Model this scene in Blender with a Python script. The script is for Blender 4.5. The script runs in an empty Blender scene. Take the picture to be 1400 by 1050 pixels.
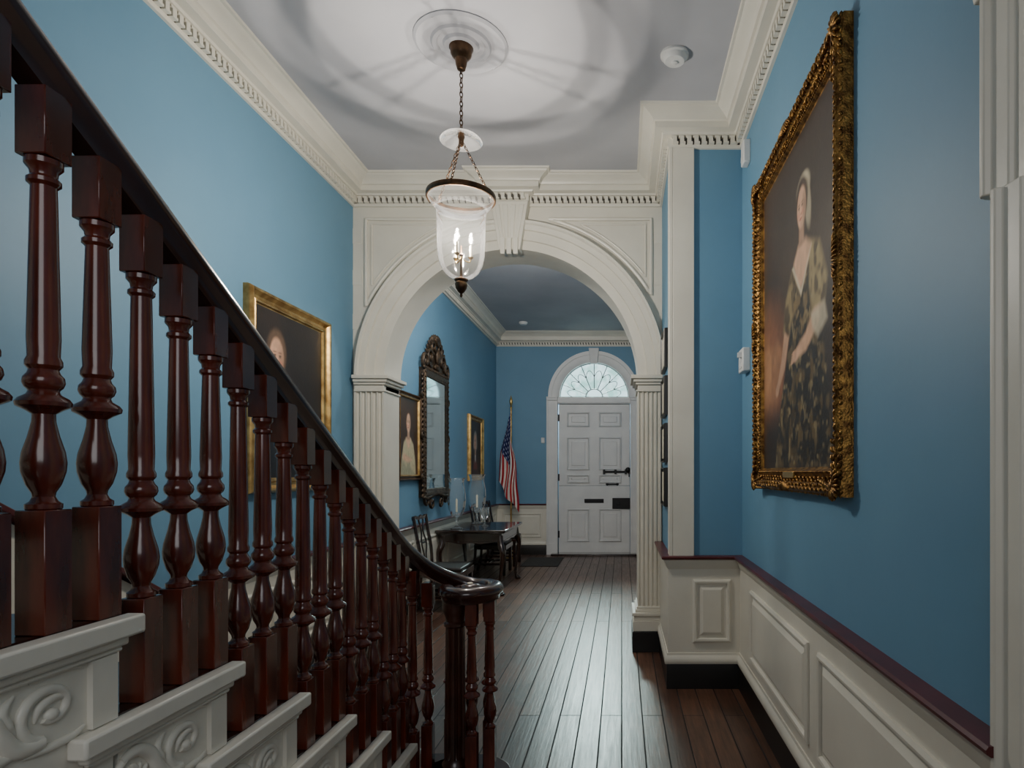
import bpy, bmesh, math, random
import numpy as np
from mathutils import Vector, Matrix, Euler
random.seed(7)
COL=bpy.context.scene.collection
PI=math.pi; V=Vector
XL=-2.2; XR=.81; XJ=.33; YA=5.09; YB=5.39; YJ=4.18; YF=10.9; H=3.82; H2=3.88
S0=2.825; RUN=.29; RISE=.172
# ------------------------------------------------------------ mesh builder
class MB:
    def __init__(s): s.v=[]; s.f=[]
    def add(s,vs,fs):
        o=len(s.v); s.v+= [tuple(p) for p in vs]; s.f+=[tuple(i+o for i in f) for f in fs]; return s
    def box(s,x0,x1,y0,y1,z0,z1):
        vs=[(x,y,z) for z in(z0,z1) for y in(y0,y1) for x in(x0,x1)]
        return s.add(vs,[(0,2,3,1),(4,5,7,6),(0,1,5,4),(2,6,7,3),(0,4,6,2),(1,3,7,5)])
    def prism(s,pts,a0,a1,axis='x'):
        n=len(pts)
        def mk(p,a): return (a,p[0],p[1]) if axis=='x' else ((p[0],a,p[1]) if axis=='y' else (p[0],p[1],a))
        vs=[mk(p,a0) for p in pts]+[mk(p,a1) for p in pts]
        fs=[tuple(range(n)),tuple(range(2*n-1,n-1,-1))]+[(i,i+n,(i+1)%n+n,(i+1)%n) for i in range(n)]
        return s.add(vs,fs)
    def lathe(s,prof,c=(0,0,0),n=20,flute=None,axis=None):
        vs=[];fs=[];m=len(prof)
        for r,z in prof:
            for i in range(n):
                a=2*PI*i/n; rr=max(r,1e-4)
                if flute and flute[0]<z<flute[1]: rr*=1-flute[3]*max(0,math.sin(a*flute[2]))
                p=V((rr*math.cos(a),rr*math.sin(a),z))
                if axis is not None: p=axis@p
                vs.append(p+V(c))
        for k in range(m-1):
            for i in range(n):
                j=(i+1)%n; fs.append((k*n+i,k*n+j,(k+1)*n+j,(k+1)*n+i))
        fs.append(tuple(range(n-1,-1,-1))); fs.append(tuple(range((m-1)*n,m*n)))
        return s.add(vs,fs)
    def shell(s,prof,c=(0,0,0),n=32):
        vs=[];fs=[];m=len(prof)
        for r,z in prof:
            for i in range(n):
                a=2*PI*i/n; vs.append((c[0]+r*math.cos(a),c[1]+r*math.sin(a),c[2]+z))
        for k in range(m-1):
            for i in range(n):
                j=(i+1)%n; fs.append((k*n+i,k*n+j,(k+1)*n+j,(k+1)*n+i))
        return s.add(vs,fs)
    def tube(s,pts,r,n=8,closed=False,flat=None):
        pts=[V(p) for p in pts]; m=len(pts); rs=r if isinstance(r,(list,tuple)) else [r]*m
        vs=[];fs=[]; prev=None
        for k in range(m):
            if closed: d=pts[(k+1)%m]-pts[k-1]
            else: d=pts[min(k+1,m-1)]-pts[max(k-1,0)]
            if d.length<1e-9: d=V((0,0,1))
            d.normalize()
            if prev is None:
                up=V((0,0,1)) if abs(d.z)<.9 else V((1,0,0))
                if flat is not None: up=V(flat[0])
            else: up=prev
            a=up-d*up.dot(d)
            if a.length<1e-6: a=d.orthogonal()
            a.normalize(); b=d.cross(a); prev=a
            fa=flat[1] if flat is not None else 1
            for i in range(n):
                t=2*PI*i/n; vs.append(pts[k]+(a*math.cos(t)*fa+b*math.sin(t))*rs[k])
        for k in range(m if closed else m-1):
            q=(k+1)%m
            for i in range(n):
                j=(i+1)%n; fs.append((k*n+i,k*n+j,q*n+j,q*n+i))
        if not closed: fs.append(tuple(range(n-1,-1,-1))); fs.append(tuple(range((m-1)*n,m*n)))
        return s.add(vs,fs)
    def rect(s,O,U,W,N,w,h,loops,fill=True):
        O,U,W,N=V(O),V(U),V(W),V(N); vs=[];fs=[]
        for i,t in loops:
            for a,b in((i,i),(w-i,i),(w-i,h-i),(i,h-i)): vs.append(O+U*a+W*b+N*t)
        for k in range(len(loops)-1):
            for i in range(4):
                j=(i+1)%4; fs.append((k*4+i,k*4+j,k*4+4+j,k*4+4+i))
        if fill: q=4*(len(loops)-1); fs.append((q,q+1,q+2,q+3))
        return s.add(vs,fs)
    def sweep(s,path,prof):
        P=[V(p) for p in path]; m=len(P); nn=[]
        for i in range(m-1):
            d=(P[i+1]-P[i]).normalized(); nn.append(V((d.y,-d.x)))
        vs=[];fs=[];q=len(prof)
        for i in range(m):
            if i==0: n=nn[0]
            elif i==m-1: n=nn[-1]
            else: n=(nn[i-1]+nn[i])/(1+nn[i-1].dot(nn[i]))
            for o,z in prof: vs.append((P[i].x+n.x*o,P[i].y+n.y*o,z))
        for i in range(m-1):
            for k in range(q-1): fs.append((i*q+k,(i+1)*q+k,(i+1)*q+k+1,i*q+k+1))
        fs.append(tuple(range(q))); fs.append(tuple(range((m-1)*q,m*q)))
        return s.add(vs,fs)
    def rail(s,pts,prof):
        pts=[V(p) for p in pts]; m=len(pts); q=len(prof); vs=[];fs=[]
        for k in range(m):
            d=(pts[min(k+1,m-1)]-pts[max(k-1,0)]).normalized()
            side=d.cross(V((0,0,1))).normalized(); up=side.cross(d)
            for a,b in prof: vs.append(pts[k]+side*a+up*b)
        for k in range(m-1):
            for i in range(q):
                j=(i+1)%q; fs.append((k*q+i,k*q+j,(k+1)*q+j,(k+1)*q+i))
        fs.append(tuple(range(q))); fs.append(tuple(range((m-1)*q,m*q)))
        return s.add(vs,fs)
    def arc(s,cx,zs,prof,n=48,a0=0,a1=PI):
        vs=[];fs=[];q=len(prof)
        for i in range(n+1):
            a=a0+(a1-a0)*i/n
            for r,y in prof: vs.append((cx+r*math.cos(a),y,zs+r*math.sin(a)))
        for i in range(n):
            for k in range(q): j=(k+1)%q; fs.append((i*q+k,(i+1)*q+k,(i+1)*q+j,i*q+j))
        fs.append(tuple(range(q))); fs.append(tuple(range(n*q,n*q+q)))
        return s.add(vs,fs)
    def ell(s,c,r,rot=None,n=8,m=5):
        vs=[];fs=[];c=V(c)
        for k in range(m+1):
            t=PI*k/m; rr=max(math.sin(t),.02)
            for i in range(n):
                a=2*PI*i/n; p=V((r[0]*rr*math.cos(a),r[1]*rr*math.sin(a),r[2]*math.cos(t)))
                if rot is not None: p=rot@p
                vs.append(c+p)
        for k in range(m):
            for i in range(n):
                j=(i+1)%n; fs.append((k*n+i,k*n+j,(k+1)*n+j,(k+1)*n+i))
        return s.add(vs,fs)
    def archwall(s,x0,x1,y0,y1,zt,cx,r,zs,n=40):
        s.box(x0,cx-r,y0,y1,0,zt); s.box(cx+r,x1,y0,y1,0,zt)
        vs=[];fs=[]
        for i in range(n+1):
            a=PI-PI*i/n; x=cx+r*math.cos(a); z=zs+r*math.sin(a)
            vs+=[(x,y0,z),(x,y1,z),(x,y0,zt),(x,y1,zt)]
        for i in range(n):
            a=4*i;b=a+4
            fs+=[(a,b,b+2,a+2),(a+1,a+3,b+3,b+1),(a,a+1,b+1,b),(a+2,b+2,b+3,a+3)]
        return s.add(vs,fs)
    def build(s,name,mat,parent=None,bevel=0,smooth=38,recalc=True,kind=None):
        me=bpy.data.meshes.new(name); me.from_pydata(s.v,[],s.f); me.update()
        if recalc:
            bm=bmesh.new(); bm.from_mesh(me); bmesh.ops.recalc_face_normals(bm,faces=bm.faces); bm.to_mesh(me); bm.free()
        if smooth:
            me.shade_smooth()
            try: me.set_sharp_from_angle(angle=math.radians(smooth))
            except Exception: pass
        o=bpy.data.objects.new(name,me); COL.objects.link(o)
        if mat: me.materials.append(mat)
        if parent: o.parent=parent
        if bevel:
            b=o.modifiers.new('Bevel','BEVEL'); b.width=bevel; b.segments=2; b.limit_method='ANGLE'
        if kind: o['kind']=kind
        return o
def thing(name,label,cat,loc=(0,0,0),rz=0,group=None):
    o=bpy.data.objects.new(name,None); COL.objects.link(o); o.empty_display_size=.1
    o.location=loc; o.rotation_euler=(0,0,rz); o['label']=label; o['category']=cat
    if group: o['group']=group
    return o
def tag(o,label,cat,group=None):
    o['label']=label; o['category']=cat
    if group: o['group']=group
    return o
def dup(root,loc,label,rz=None):
    r=root.copy(); COL.objects.link(r); r.location=loc; r['label']=label
    if rz is not None: r.rotation_euler=(0,0,rz)
    for ch in list(root.children):
        c=ch.copy(); COL.objects.link(c); c.parent=r
        for g in list(ch.children):
            d=g.copy(); COL.objects.link(d); d.parent=c
    return r
# ------------------------------------------------------------ materials
def mat(name,col,rough=.5,metal=0,col2=None,scale=6,stretch=(1,1,1),bump=0,bscale=60,coat=0,spec=.5,lo=.35,hi=.65):
    m=bpy.data.materials.new(name); m.use_nodes=True; nt=m.node_tree; N=nt.nodes; L=nt.links
    b=N['Principled BSDF']; b.inputs['Roughness'].default_value=rough; b.inputs['Metallic'].default_value=metal
    b.inputs['Coat Weight'].default_value=coat; b.inputs['Coat Roughness'].default_value=.12
    b.inputs['Specular IOR Level'].default_value=spec
    tc=N.new('ShaderNodeTexCoord'); mp=N.new('ShaderNodeMapping'); mp.inputs['Scale'].default_value=stretch
    L.new(tc.outputs['Object'],mp.inputs[0])
    nz=N.new('ShaderNodeTexNoise'); nz.inputs['Scale'].default_value=scale; nz.inputs['Detail'].default_value=5
    L.new(mp.outputs[0],nz.inputs[0])
    r=N.new('ShaderNodeValToRGB'); c2=col2 or tuple(c*.88 for c in col)
    r.color_ramp.elements[0].color=(*c2,1); r.color_ramp.elements[1].color=(*col,1)
    r.color_ramp.elements[0].position=lo; r.color_ramp.elements[1].position=hi
    L.new(nz.outputs[0],r.inputs[0]); L.new(r.outputs[0],b.inputs['Base Color'])
    if bump:
        n2=N.new('ShaderNodeTexNoise'); n2.inputs['Scale'].default_value=bscale; n2.inputs['Detail'].default_value=3
        L.new(mp.outputs[0],n2.inputs[0])
        bp=N.new('ShaderNodeBump'); bp.inputs['Strength'].default_value=bump; bp.inputs['Distance'].default_value=.01
        L.new(n2.outputs[0],bp.inputs['Height']); L.new(bp.outputs[0],b.inputs['Normal'])
    return m
M={}
M['blue']=mat('blue_wall_paint',(.132,.285,.415),.55,col2=(.117,.262,.388),scale=1.2,bump=.06,bscale=18)
M['white']=mat('cream_trim_paint',(.70,.67,.575),.38,col2=(.64,.61,.525),scale=3,bump=.04,bscale=40)
M['gap_shade']=mat('dentil_shadow_paint',(.09,.082,.07),.8)  # dark colour standing in for shade between the dentils
M['swhite']=mat('stair_white_paint',(.84,.80,.70),.33,col2=(.77,.73,.64),scale=8)
M['dwhite']=mat('door_white_paint',(.70,.70,.68),.4,col2=(.64,.64,.63),scale=4)
M['ceil']=mat('ceiling_plaster',(.48,.48,.50),.8,col2=(.41,.41,.435),scale=1.5,bump=.05,bscale=8)
M['plastic']=mat('white_plastic',(.72,.72,.70),.4)
M['black']=mat('black_baseboard_paint',(.008,.007,.006),.35)
M['maroon']=mat('maroon_cap_paint',(.095,.008,.011),.32,col2=(.062,.006,.008),coat=.1)
M['mahog']=mat('red_mahogany',(.145,.024,.011),.22,col2=(.050,.009,.005),scale=9,stretch=(3,3,.6),coat=.5)
M['rail']=mat('dark_mahogany',(.044,.012,.008),.24,col2=(.022,.007,.005),scale=9,coat=.5)
M['newel']=mat('brown_mahogany',(.065,.019,.011),.28,col2=(.03,.010,.006),scale=9,coat=.4)
M['furn']=mat('dark_furniture_wood',(.024,.009,.006),.16,col2=(.012,.005,.003),scale=12,coat=.8)
M['leather']=mat('dark_leather',(.012,.009,.008),.5,bump=.1,bscale=120)
M['gold']=mat('aged_gold_leaf',(.48,.26,.068),.36,.85,col2=(.11,.05,.014),scale=30,bump=.4,bscale=120,lo=.38,hi=.7)
M['gold2']=mat('plain_gilding',(.60,.40,.15),.35,.8,col2=(.30,.17,.05),scale=14)
M['bronze']=mat('antique_bronze',(.13,.07,.035),.36,.85,col2=(.05,.03,.018),scale=18)
M['brass']=mat('brass',(.55,.36,.12),.3,.9)
M['iron']=mat('black_iron',(.012,.012,.013),.45,.5)
M['lead']=mat('fanlight_bar_paint',(.22,.24,.24),.5)
M['wax']=mat('ivory_candle',(.75,.68,.52),.5)
M['dframe']=mat('dark_brown_frame',(.09,.045,.018),.35,.3,col2=(.03,.016,.009),scale=20)
M['mgold']=mat('dark_gilt_carving',(.085,.055,.030),.5,.5,col2=(.020,.014,.010),scale=26,bump=.3,bscale=100)
M['mat']=mat('grey_mat_fibre',(.045,.042,.038),.9,bump=.5,bscale=300)
def simple(name,fn):
    m=bpy.data.materials.new(name); m.use_nodes=True; nt=m.node_tree; nt.nodes.clear(); fn(nt,nt.nodes,nt.links); return m
def thin(tint,f,milk):
    def g(nt,N,L):
        o=N.new('ShaderNodeOutputMaterial'); mx=N.new('ShaderNodeMixShader'); t=N.new('ShaderNodeBsdfTransparent'); t.inputs[0].default_value=(*tint,1)
        gl=N.new('ShaderNodeBsdfGlossy'); gl.inputs['Roughness'].default_value=.06
        lw=N.new('ShaderNodeLayerWeight'); lw.inputs['Blend'].default_value=f
        L.new(lw.outputs['Fresnel'],mx.inputs[0]); L.new(t.outputs[0],mx.inputs[1]); L.new(gl.outputs[0],mx.inputs[2])
        tr=N.new('ShaderNodeBsdfTranslucent'); tr.inputs[0].default_value=(.9,.9,.88,1); df=N.new('ShaderNodeBsdfDiffuse'); df.inputs[0].default_value=(.9,.9,.88,1)
        ad=N.new('ShaderNodeMixShader'); ad.inputs[0].default_value=.5; L.new(tr.outputs[0],ad.inputs[1]); L.new(df.outputs[0],ad.inputs[2])
        m2=N.new('ShaderNodeMixShader'); m2.inputs[0].default_value=milk; L.new(mx.outputs[0],m2.inputs[1]); L.new(ad.outputs[0],m2.inputs[2]); L.new(m2.outputs[0],o.inputs[0])
    return g
M['glass']=simple('clear_blown_glass',thin((.97,.97,.97),.10,.01))
M['jar']=simple('lantern_glass',thin((.95,.96,.96),.17,.008))
M['milk']=simple('pale_glass_lip',thin((.78,.78,.78),.18,.10))
M['bellg']=simple('smoke_bell_glass',thin((.60,.60,.60),.14,.20))
M['table_glass']=simple('crystal_glass',thin((.94,.96,.97),.24,.09))
def panes(nt,N,L):
    o=N.new('ShaderNodeOutputMaterial'); e=N.new('ShaderNodeEmission'); e.inputs[1].default_value=1.2
    tc=N.new('ShaderNodeTexCoord'); nz=N.new('ShaderNodeTexNoise'); nz.inputs['Scale'].default_value=6
    r=N.new('ShaderNodeValToRGB'); r.color_ramp.elements[0].color=(.32,.58,.54,1); r.color_ramp.elements[0].position=.36
    r.color_ramp.elements[1].color=(.66,.88,.92,1); r.color_ramp.elements[1].position=.56
    L.new(tc.outputs['Object'],nz.inputs[0]); L.new(nz.outputs[0],r.inputs[0]); L.new(r.outputs[0],e.inputs[0])
    t=N.new('ShaderNodeBsdfTransparent'); t.inputs[0].default_value=(.6,.7,.7,1); a=N.new('ShaderNodeAddShader'); L.new(e.outputs[0],a.inputs[0]); L.new(t.outputs[0],a.inputs[1]); L.new(a.outputs[0],o.inputs[0])
M['sky']=simple('daylit_panes',panes)
def flame(nt,N,L):
    o=N.new('ShaderNodeOutputMaterial'); e=N.new('ShaderNodeEmission'); e.inputs[1].default_value=80; e.inputs[0].default_value=(1,.84,.62,1); L.new(e.outputs[0],o.inputs[0])
M['flame']=simple('lit_bulb_filament',flame)
def mirror(nt,N,L):
    o=N.new('ShaderNodeOutputMaterial'); g=N.new('ShaderNodeBsdfGlossy'); g.inputs['Roughness'].default_value=.05; g.inputs[0].default_value=(.60,.72,.76,1); L.new(g.outputs[0],o.inputs[0])
M['mirror']=simple('old_mirror_glass',mirror)
def vcol(name,rough=.45):
    m=bpy.data.materials.new(name); m.use_nodes=True; N=m.node_tree.nodes; L=m.node_tree.links; b=N['Principled BSDF']
    a=N.new('ShaderNodeAttribute'); a.attribute_name='paint'; L.new(a.outputs['Color'],b.inputs['Base Color']); b.inputs['Roughness'].default_value=rough
    nz=N.new('ShaderNodeTexNoise'); nz.inputs['Scale'].default_value=90; bp=N.new('ShaderNodeBump'); bp.inputs['Strength'].default_value=.12; bp.inputs['Distance'].default_value=.004
    tc=N.new('ShaderNodeTexCoord'); L.new(tc.outputs['Object'],nz.inputs[0]); L.new(nz.outputs[0],bp.inputs['Height']); L.new(bp.outputs[0],b.inputs['Normal'])
    return m
M['oil']=vcol('oil_paint',.42); M['cloth']=vcol('flag_cloth',.75)
def floor_mat():
    m=bpy.data.materials.new('old_pine_boards'); m.use_nodes=True; N=m.node_tree.nodes; L=m.node_tree.links; b=N['Principled BSDF']
    tc=N.new('ShaderNodeTexCoord'); sp=N.new('ShaderNodeSeparateXYZ'); cb=N.new('ShaderNodeCombineXYZ')
    L.new(tc.outputs['Object'],sp.inputs[0]); L.new(sp.outputs[1],cb.inputs[0]); L.new(sp.outputs[0],cb.inputs[1])
    br=N.new('ShaderNodeTexBrick'); br.inputs['Scale'].default_value=1; br.inputs['Brick Width'].default_value=3.7; br.inputs['Row Height'].default_value=.122
    br.inputs['Mortar Size'].default_value=.0042; br.inputs['Mortar Smooth'].default_value=.25; br.offset=.37; br.inputs['Bias'].default_value=0
    br.inputs['Color1'].default_value=(.150,.076,.046,1); br.inputs['Color2'].default_value=(.072,.033,.021,1); br.inputs['Mortar'].default_value=(.005,.003,.002,1)
    L.new(cb.outputs[0],br.inputs[0])
    mp=N.new('ShaderNodeMapping'); mp.inputs['Scale'].default_value=(30,1.6,1); L.new(tc.outputs['Object'],mp.inputs[0])
    nz=N.new('ShaderNodeTexNoise'); nz.inputs['Scale'].default_value=1.6; nz.inputs['Detail'].default_value=8; nz.inputs['Roughness'].default_value=.65; L.new(mp.outputs[0],nz.inputs[0])
    r=N.new('ShaderNodeValToRGB'); r.color_ramp.elements[0].color=(.36,.32,.30,1); r.color_ramp.elements[1].color=(1.3,1.22,1.15,1); r.color_ramp.elements[0].position=.3; r.color_ramp.elements[1].position=.7
    L.new(nz.outputs[0],r.inputs[0])
    mx=N.new('ShaderNodeMix'); mx.data_type='RGBA'; mx.blend_type='MULTIPLY'; mx.inputs[0].default_value=1
    L.new(br.outputs[0],mx.inputs[6]); L.new(r.outputs[0],mx.inputs[7])
    # worn patches
    n4=N.new('ShaderNodeTexNoise'); n4.inputs['Scale'].default_value=2.2; n4.inputs['Detail'].default_value=9; n4.inputs['Roughness'].default_value=.7; L.new(tc.outputs['Object'],n4.inputs[0])
    r4=N.new('ShaderNodeValToRGB'); r4.color_ramp.elements[0].color=(.55,.52,.5,1); r4.color_ramp.elements[1].color=(1.25,1.22,1.2,1); r4.color_ramp.elements[0].position=.35; r4.color_ramp.elements[1].position=.65; L.new(n4.outputs[0],r4.inputs[0])
    m4=N.new('ShaderNodeMix'); m4.data_type='RGBA'; m4.blend_type='MULTIPLY'; m4.inputs[0].default_value=.8; L.new(mx.outputs[2],m4.inputs[6]); L.new(r4.outputs[0],m4.inputs[7]); L.new(m4.outputs[2],b.inputs['Base Color'])
    mr=N.new('ShaderNodeMapRange'); mr.inputs[1].default_value=.3; mr.inputs[2].default_value=.7; mr.inputs[3].default_value=.38; mr.inputs[4].default_value=.28
    L.new(nz.outputs[0],mr.inputs[0])
    ra=N.new('ShaderNodeMath'); ra.operation='ADD'; L.new(mr.outputs[0],ra.inputs[0]); rm=N.new('ShaderNodeMath'); rm.operation='MULTIPLY'; rm.inputs[1].default_value=.5; L.new(br.outputs['Fac'],rm.inputs[0]); L.new(rm.outputs[0],ra.inputs[1])
    L.new(ra.outputs[0],b.inputs['Roughness']); b.inputs['Specular IOR Level'].default_value=.75
    ad=N.new('ShaderNodeMath'); ad.operation='MULTIPLY_ADD'; ad.inputs[1].default_value=-1; L.new(br.outputs['Fac'],ad.inputs[0])
    m3=N.new('ShaderNodeMath'); m3.operation='MULTIPLY'; m3.inputs[1].default_value=.28; L.new(nz.outputs[0],m3.inputs[0]); L.new(m3.outputs[0],ad.inputs[2])
    bp=N.new('ShaderNodeBump'); bp.inputs['Strength'].default_value=.7; bp.inputs['Distance'].default_value=.005; L.new(ad.outputs[0],bp.inputs['Height']); L.new(bp.outputs[0],b.inputs['Normal'])
    return m
M['floor']=floor_mat()
ST='structure'
# ------------------------------------------------------------ room shell
MB().box(XL-.15,.95,-1.5,YF+.3,-.1,0).build('floor',M['floor'],kind=ST,smooth=0)
MB().box(XL-.15,.95,-1.5,YA+.15,H,H+.12).build('ceiling',M['ceil'],kind=ST,smooth=0)
MB().box(XL-.15,.95,YA+.15,YF+.3,H2,H2+.12).build('ceiling',M['ceil'],kind=ST,smooth=0)
MB().box(XL-.15,XL,-1.5,YF+.2,0,H2).build('wall_left',M['blue'],kind=ST,smooth=0)
MB().box(XR,.95,-1.5,YJ,0,H).build('wall_right',M['blue'],kind=ST,smooth=0)
MB().box(XJ,.95,YJ,YF+.2,0,H2).build('wall_right_projecting',M['blue'],kind=ST,smooth=0)
CX=-.90; RI=1.03; RO=1.257; ZS=2.23
MB().archwall(XL,XJ,YA,YB,H2,CX,RI,ZS).build('wall_arch',M['white'],kind=ST,smooth=20)
DX=-.485; DR=.635; DZ=2.76
MB().archwall(XL,XJ,YF,YF+.2,H2,DX,DR,DZ).build('wall_far',M['blue'],kind=ST,smooth=20)
# cornices
tnum=[0]
def tname(): tnum[0]+=1; return 'trim_%d'%tnum[0]
def cornice(path,top,dh=0):
    t=top
    prof=[(0,t-.205-dh),(.018,t-.205-dh),(.022,t-.19-dh),(.022,t-.135-dh),(.055,t-.13-dh),(.062,t-.118-dh),(.11,t-.113-dh),(.112,t-.075),(.125,t-.07),(.13,t-.06),(.145,t-.045),(.17,t-.03),(.185,t-.022),(.19,t-.014),(.205,t-.012),(.21,t),(0,t)]
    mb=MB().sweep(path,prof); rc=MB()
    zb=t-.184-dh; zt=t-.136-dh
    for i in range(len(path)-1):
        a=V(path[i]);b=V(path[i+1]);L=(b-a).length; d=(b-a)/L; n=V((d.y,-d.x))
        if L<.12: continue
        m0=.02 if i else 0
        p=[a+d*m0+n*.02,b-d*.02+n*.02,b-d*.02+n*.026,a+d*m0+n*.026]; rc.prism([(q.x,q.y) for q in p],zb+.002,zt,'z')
        cnt=int(L/.047)
        for k in range(cnt):
            s=(k+.5)*L/cnt
            for (s0,s1,z0,z1) in((s-.0135,s+.0135,zb,zt+.002),(s+.0135,s+.0225,zb,zb+.012),(s-.0235,s-.0135,zt-.010,zt+.002)):
                p=[a+d*s0+n*.02,a+d*s1+n*.02,a+d*s1+n*.048,a+d*s0+n*.048]
                mb.prism([(q.x,q.y) for q in p],z0,z1,'z')
    o=mb.build(tname(),M['white'],kind=ST,smooth=30)
    rc.build('dentil_gap_shade',M['gap_shade'],o,smooth=0)  # dark strip behind the dentils paints the shade of their gaps
J=.13
cornice([(XL,-1.5),(XL,YA),(CX-J,YA),(CX-J,YA-.07),(CX+J,YA-.07),(CX+J,YA),(XJ,YA),(XJ,YJ),(XR,YJ),(XR,-1.5)],H)
cornice([(XL,YB),(XL,YF),(XJ,YF),(XJ,YB)],H2,.03)
MB().arc(CX,ZS,[(RI,YA+.01),(RI,YA-.035),(RI+.07,YA-.04),(RI+.075,YA-.056),(RI+.145,YA-.060),(RI+.150,YA-.078),(RI+.19,YA-.083),(RI+.2,YA-.098),(RO-.008,YA-.100),(RO,YA-.085),(RO,YA+.01)],64).build(tname(),M['white'],kind=ST,smooth=30)
MB().arc(CX,ZS,[(RI,YB-.01),(RI,YB+.04),(RO,YB+.06),(RO,YB-.01)],48).build(tname(),M['white'],kind=ST)
ks=MB()
ks.prism([(CX-.085,ZS+RI-.03),(CX+.085,ZS+RI-.03),(CX+.150,H-.2),(CX-.150,H-.2)],YA-.115,YA,'y')
for q in(-1,0,1):
    ks.prism([(CX+q*.052-.018,ZS+RI-.07),(CX+q*.052+.018,ZS+RI-.07),(CX+q*.052+.02,ZS+RI+.06),(CX+q*.052-.02,ZS+RI+.06)],YA-.135,YA-.1,'y')
for q in(-1.5,-.5,.5,1.5):
    ks.prism([(CX+q*.040-.013,ZS+RI+.06),(CX+q*.040+.013,ZS+RI+.06),(CX+q*.066+.020,H-.23),(CX+q*.066-.020,H-.23)],YA-.122,YA-.1,'y')
ks.build(tname(),M['white'],kind=ST,bevel=.004)
sp=MB()
for sg in(-1,1):
    xw=(XL+.11-CX) if sg<0 else (XJ-.09-CX)
    for R,zt,ww,rr in((1.32,1.285,0,.016),(1.365,1.245,.045,.007)):
        x_=xw-sg*ww
        a0=math.acos(min(1,abs(x_)/R)); a1=math.asin(zt/R)
        arcp=[(sg*R*math.cos(a0+(a1-a0)*i/24),R*math.sin(a0+(a1-a0)*i/24)) for i in range(25)]
        pts=[(x_,zt)]+[(x_,zt+(arcp[0][1]-zt)*k/4) for k in range(1,4)]+arcp+[(arcp[-1][0]+(x_-arcp[-1][0])*k/6,zt) for k in range(1,6)]
        sp.tube([(CX+a,YA-.006,ZS+b) for a,b in pts],rr,8,closed=True)
for z in(2.62,2.98,3.32):
    sp.box(XL,XL+.075,YA-.006,YA,z-.003,z+.12)
    sp.box(XJ-.06,XJ,YA-.006,YA,z-.003,z+.12)
sp.build(tname(),M['white'],kind=ST)
def pilaster(x0,x1,nf):
    t=bpy.data.objects.new(tname(),None); COL.objects.link(t); t['kind']=ST
    mb=MB(); w=x1-x0; y0=YA-.05
    st=w/(nf+.4); pts=[(x0,YA),(x0,y0)]
    for i in range(nf):
        c=x0+st*(.7+i)
        for k in range(7):
            a=PI*k/6; pts.append((c-math.cos(a)*st*.38,y0+math.sin(a)*st*.5))
    pts+= [(x1,y0),(x1,YA)]
    mb.prism(pts,.36,ZS-.12,'z'); mb.build('shaft',M['white'],t,smooth=50)
    cp=MB()
    for z0,z1,e in((-.13,-.115,.012),(-.115,-.075,.0),(-.075,-.055,.018),(-.055,-.03,.035),(-.03,0,.055)):
        lx=x0-e if x0>XL+.05 else x0; rx=min(x1+e,XJ)
        cp.box(lx,rx,y0-e,YA,ZS+z0,ZS+z1)
        if x0<CX: cp.box(x1-.02,x1+e,YA-.01,YB+e*.6,ZS+z0,ZS+z1)
        else: cp.box(x0-e,x0+.02,YA-.01,YB+e*.6,ZS+z0,ZS+z1)
    cp.build('capital',M['white'],t,bevel=.004)
    bs=MB()
    for z0,z1,e in((.165,.25,.04),(.25,.29,.03),(.29,.315,.045),(.315,.34,.02),(.34,.36,.01)):
        lx=max(x0-e,XL); rx=min(x1+e,XJ); bs.box(lx,rx,y0-e,YA,z0,z1)
        if x0<CX: bs.box(x1-.02,x1+e,YA-.01,YB+e*.3,z0,z1)
        else: bs.box(x0-e,x0+.02,YA-.01,YB+e*.3,z0,z1)
    bs.build('base_moulding',M['white'],t,bevel=.004)
    MB().box(max(x0-.045,XL),min(x1+.045,XJ),y0-.05,YB+.02,0,.165).build('plinth',M['black'],t,bevel=.003)
pilaster(XL+.03,CX-RI,5); pilaster(CX+RI,XJ-.01,5)
MB().box(XJ+.012,XJ+.155,YJ-.022,YJ,.88,H-.2).build(tname(),M['white'],kind=ST,bevel=.003)
MB().box(XJ-.012,XJ+.012,YJ-.022,YJ+.1,.88,H-.2).build(tname(),M['white'],kind=ST,bevel=.003)
# wainscot
PAN=[(0,0),(0,.010),(.012,.017),(.024,.014),(.03,.000),(.042,-.001),(.068,.012),(.071,.012)]
def wains(path):
    prof=[(0,.17),(.04,.17),(.045,.185),(.04,.21),(.028,.225),(.026,.24),(.02,.24),(.02,.80),(.028,.81),(.036,.835),(.045,.85),(.048,.865),(0,.865)]
    MB().sweep(path,prof).build(tname(),M['white'],kind=ST,smooth=30)
def cap(path): MB().sweep(path,[(0,.865),(.055,.865),(.064,.871),(.066,.88),(.06,.888),(0,.890)]).build(tname(),M['maroon'],kind=ST)
def base(path,name): MB().sweep(path,[(0,0),(.03,0),(.03,.16),(.026,.17),(0,.17)]).build(name,M['black'],kind=ST)
for p,n in(([(XJ,YA-.05),(XJ,YJ),(XR,YJ),(XR,1.27)],'baseboard_right'),([(XL,2.9),(XL,YA-.05)],'baseboard_left'),([(XL,YB),(XL,YF),(DX-DR-.2,YF)],'baseboard_far'),([(XJ,YF),(XJ,YB)],'baseboard_inner_right')):
    wains(p); cap(p); base(p,n)
pn=MB()
for a,b in((3.78,2.62),(2.48,1.45)): pn.rect((XR-.02,a,.30),(0,-1,0),(0,0,1),(-1,0,0),a-b,.43,PAN)
pn.rect((XJ+.145,YJ-.02,.31),(1,0,0),(0,0,1),(0,-1,0),.255,.42,PAN)
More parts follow.
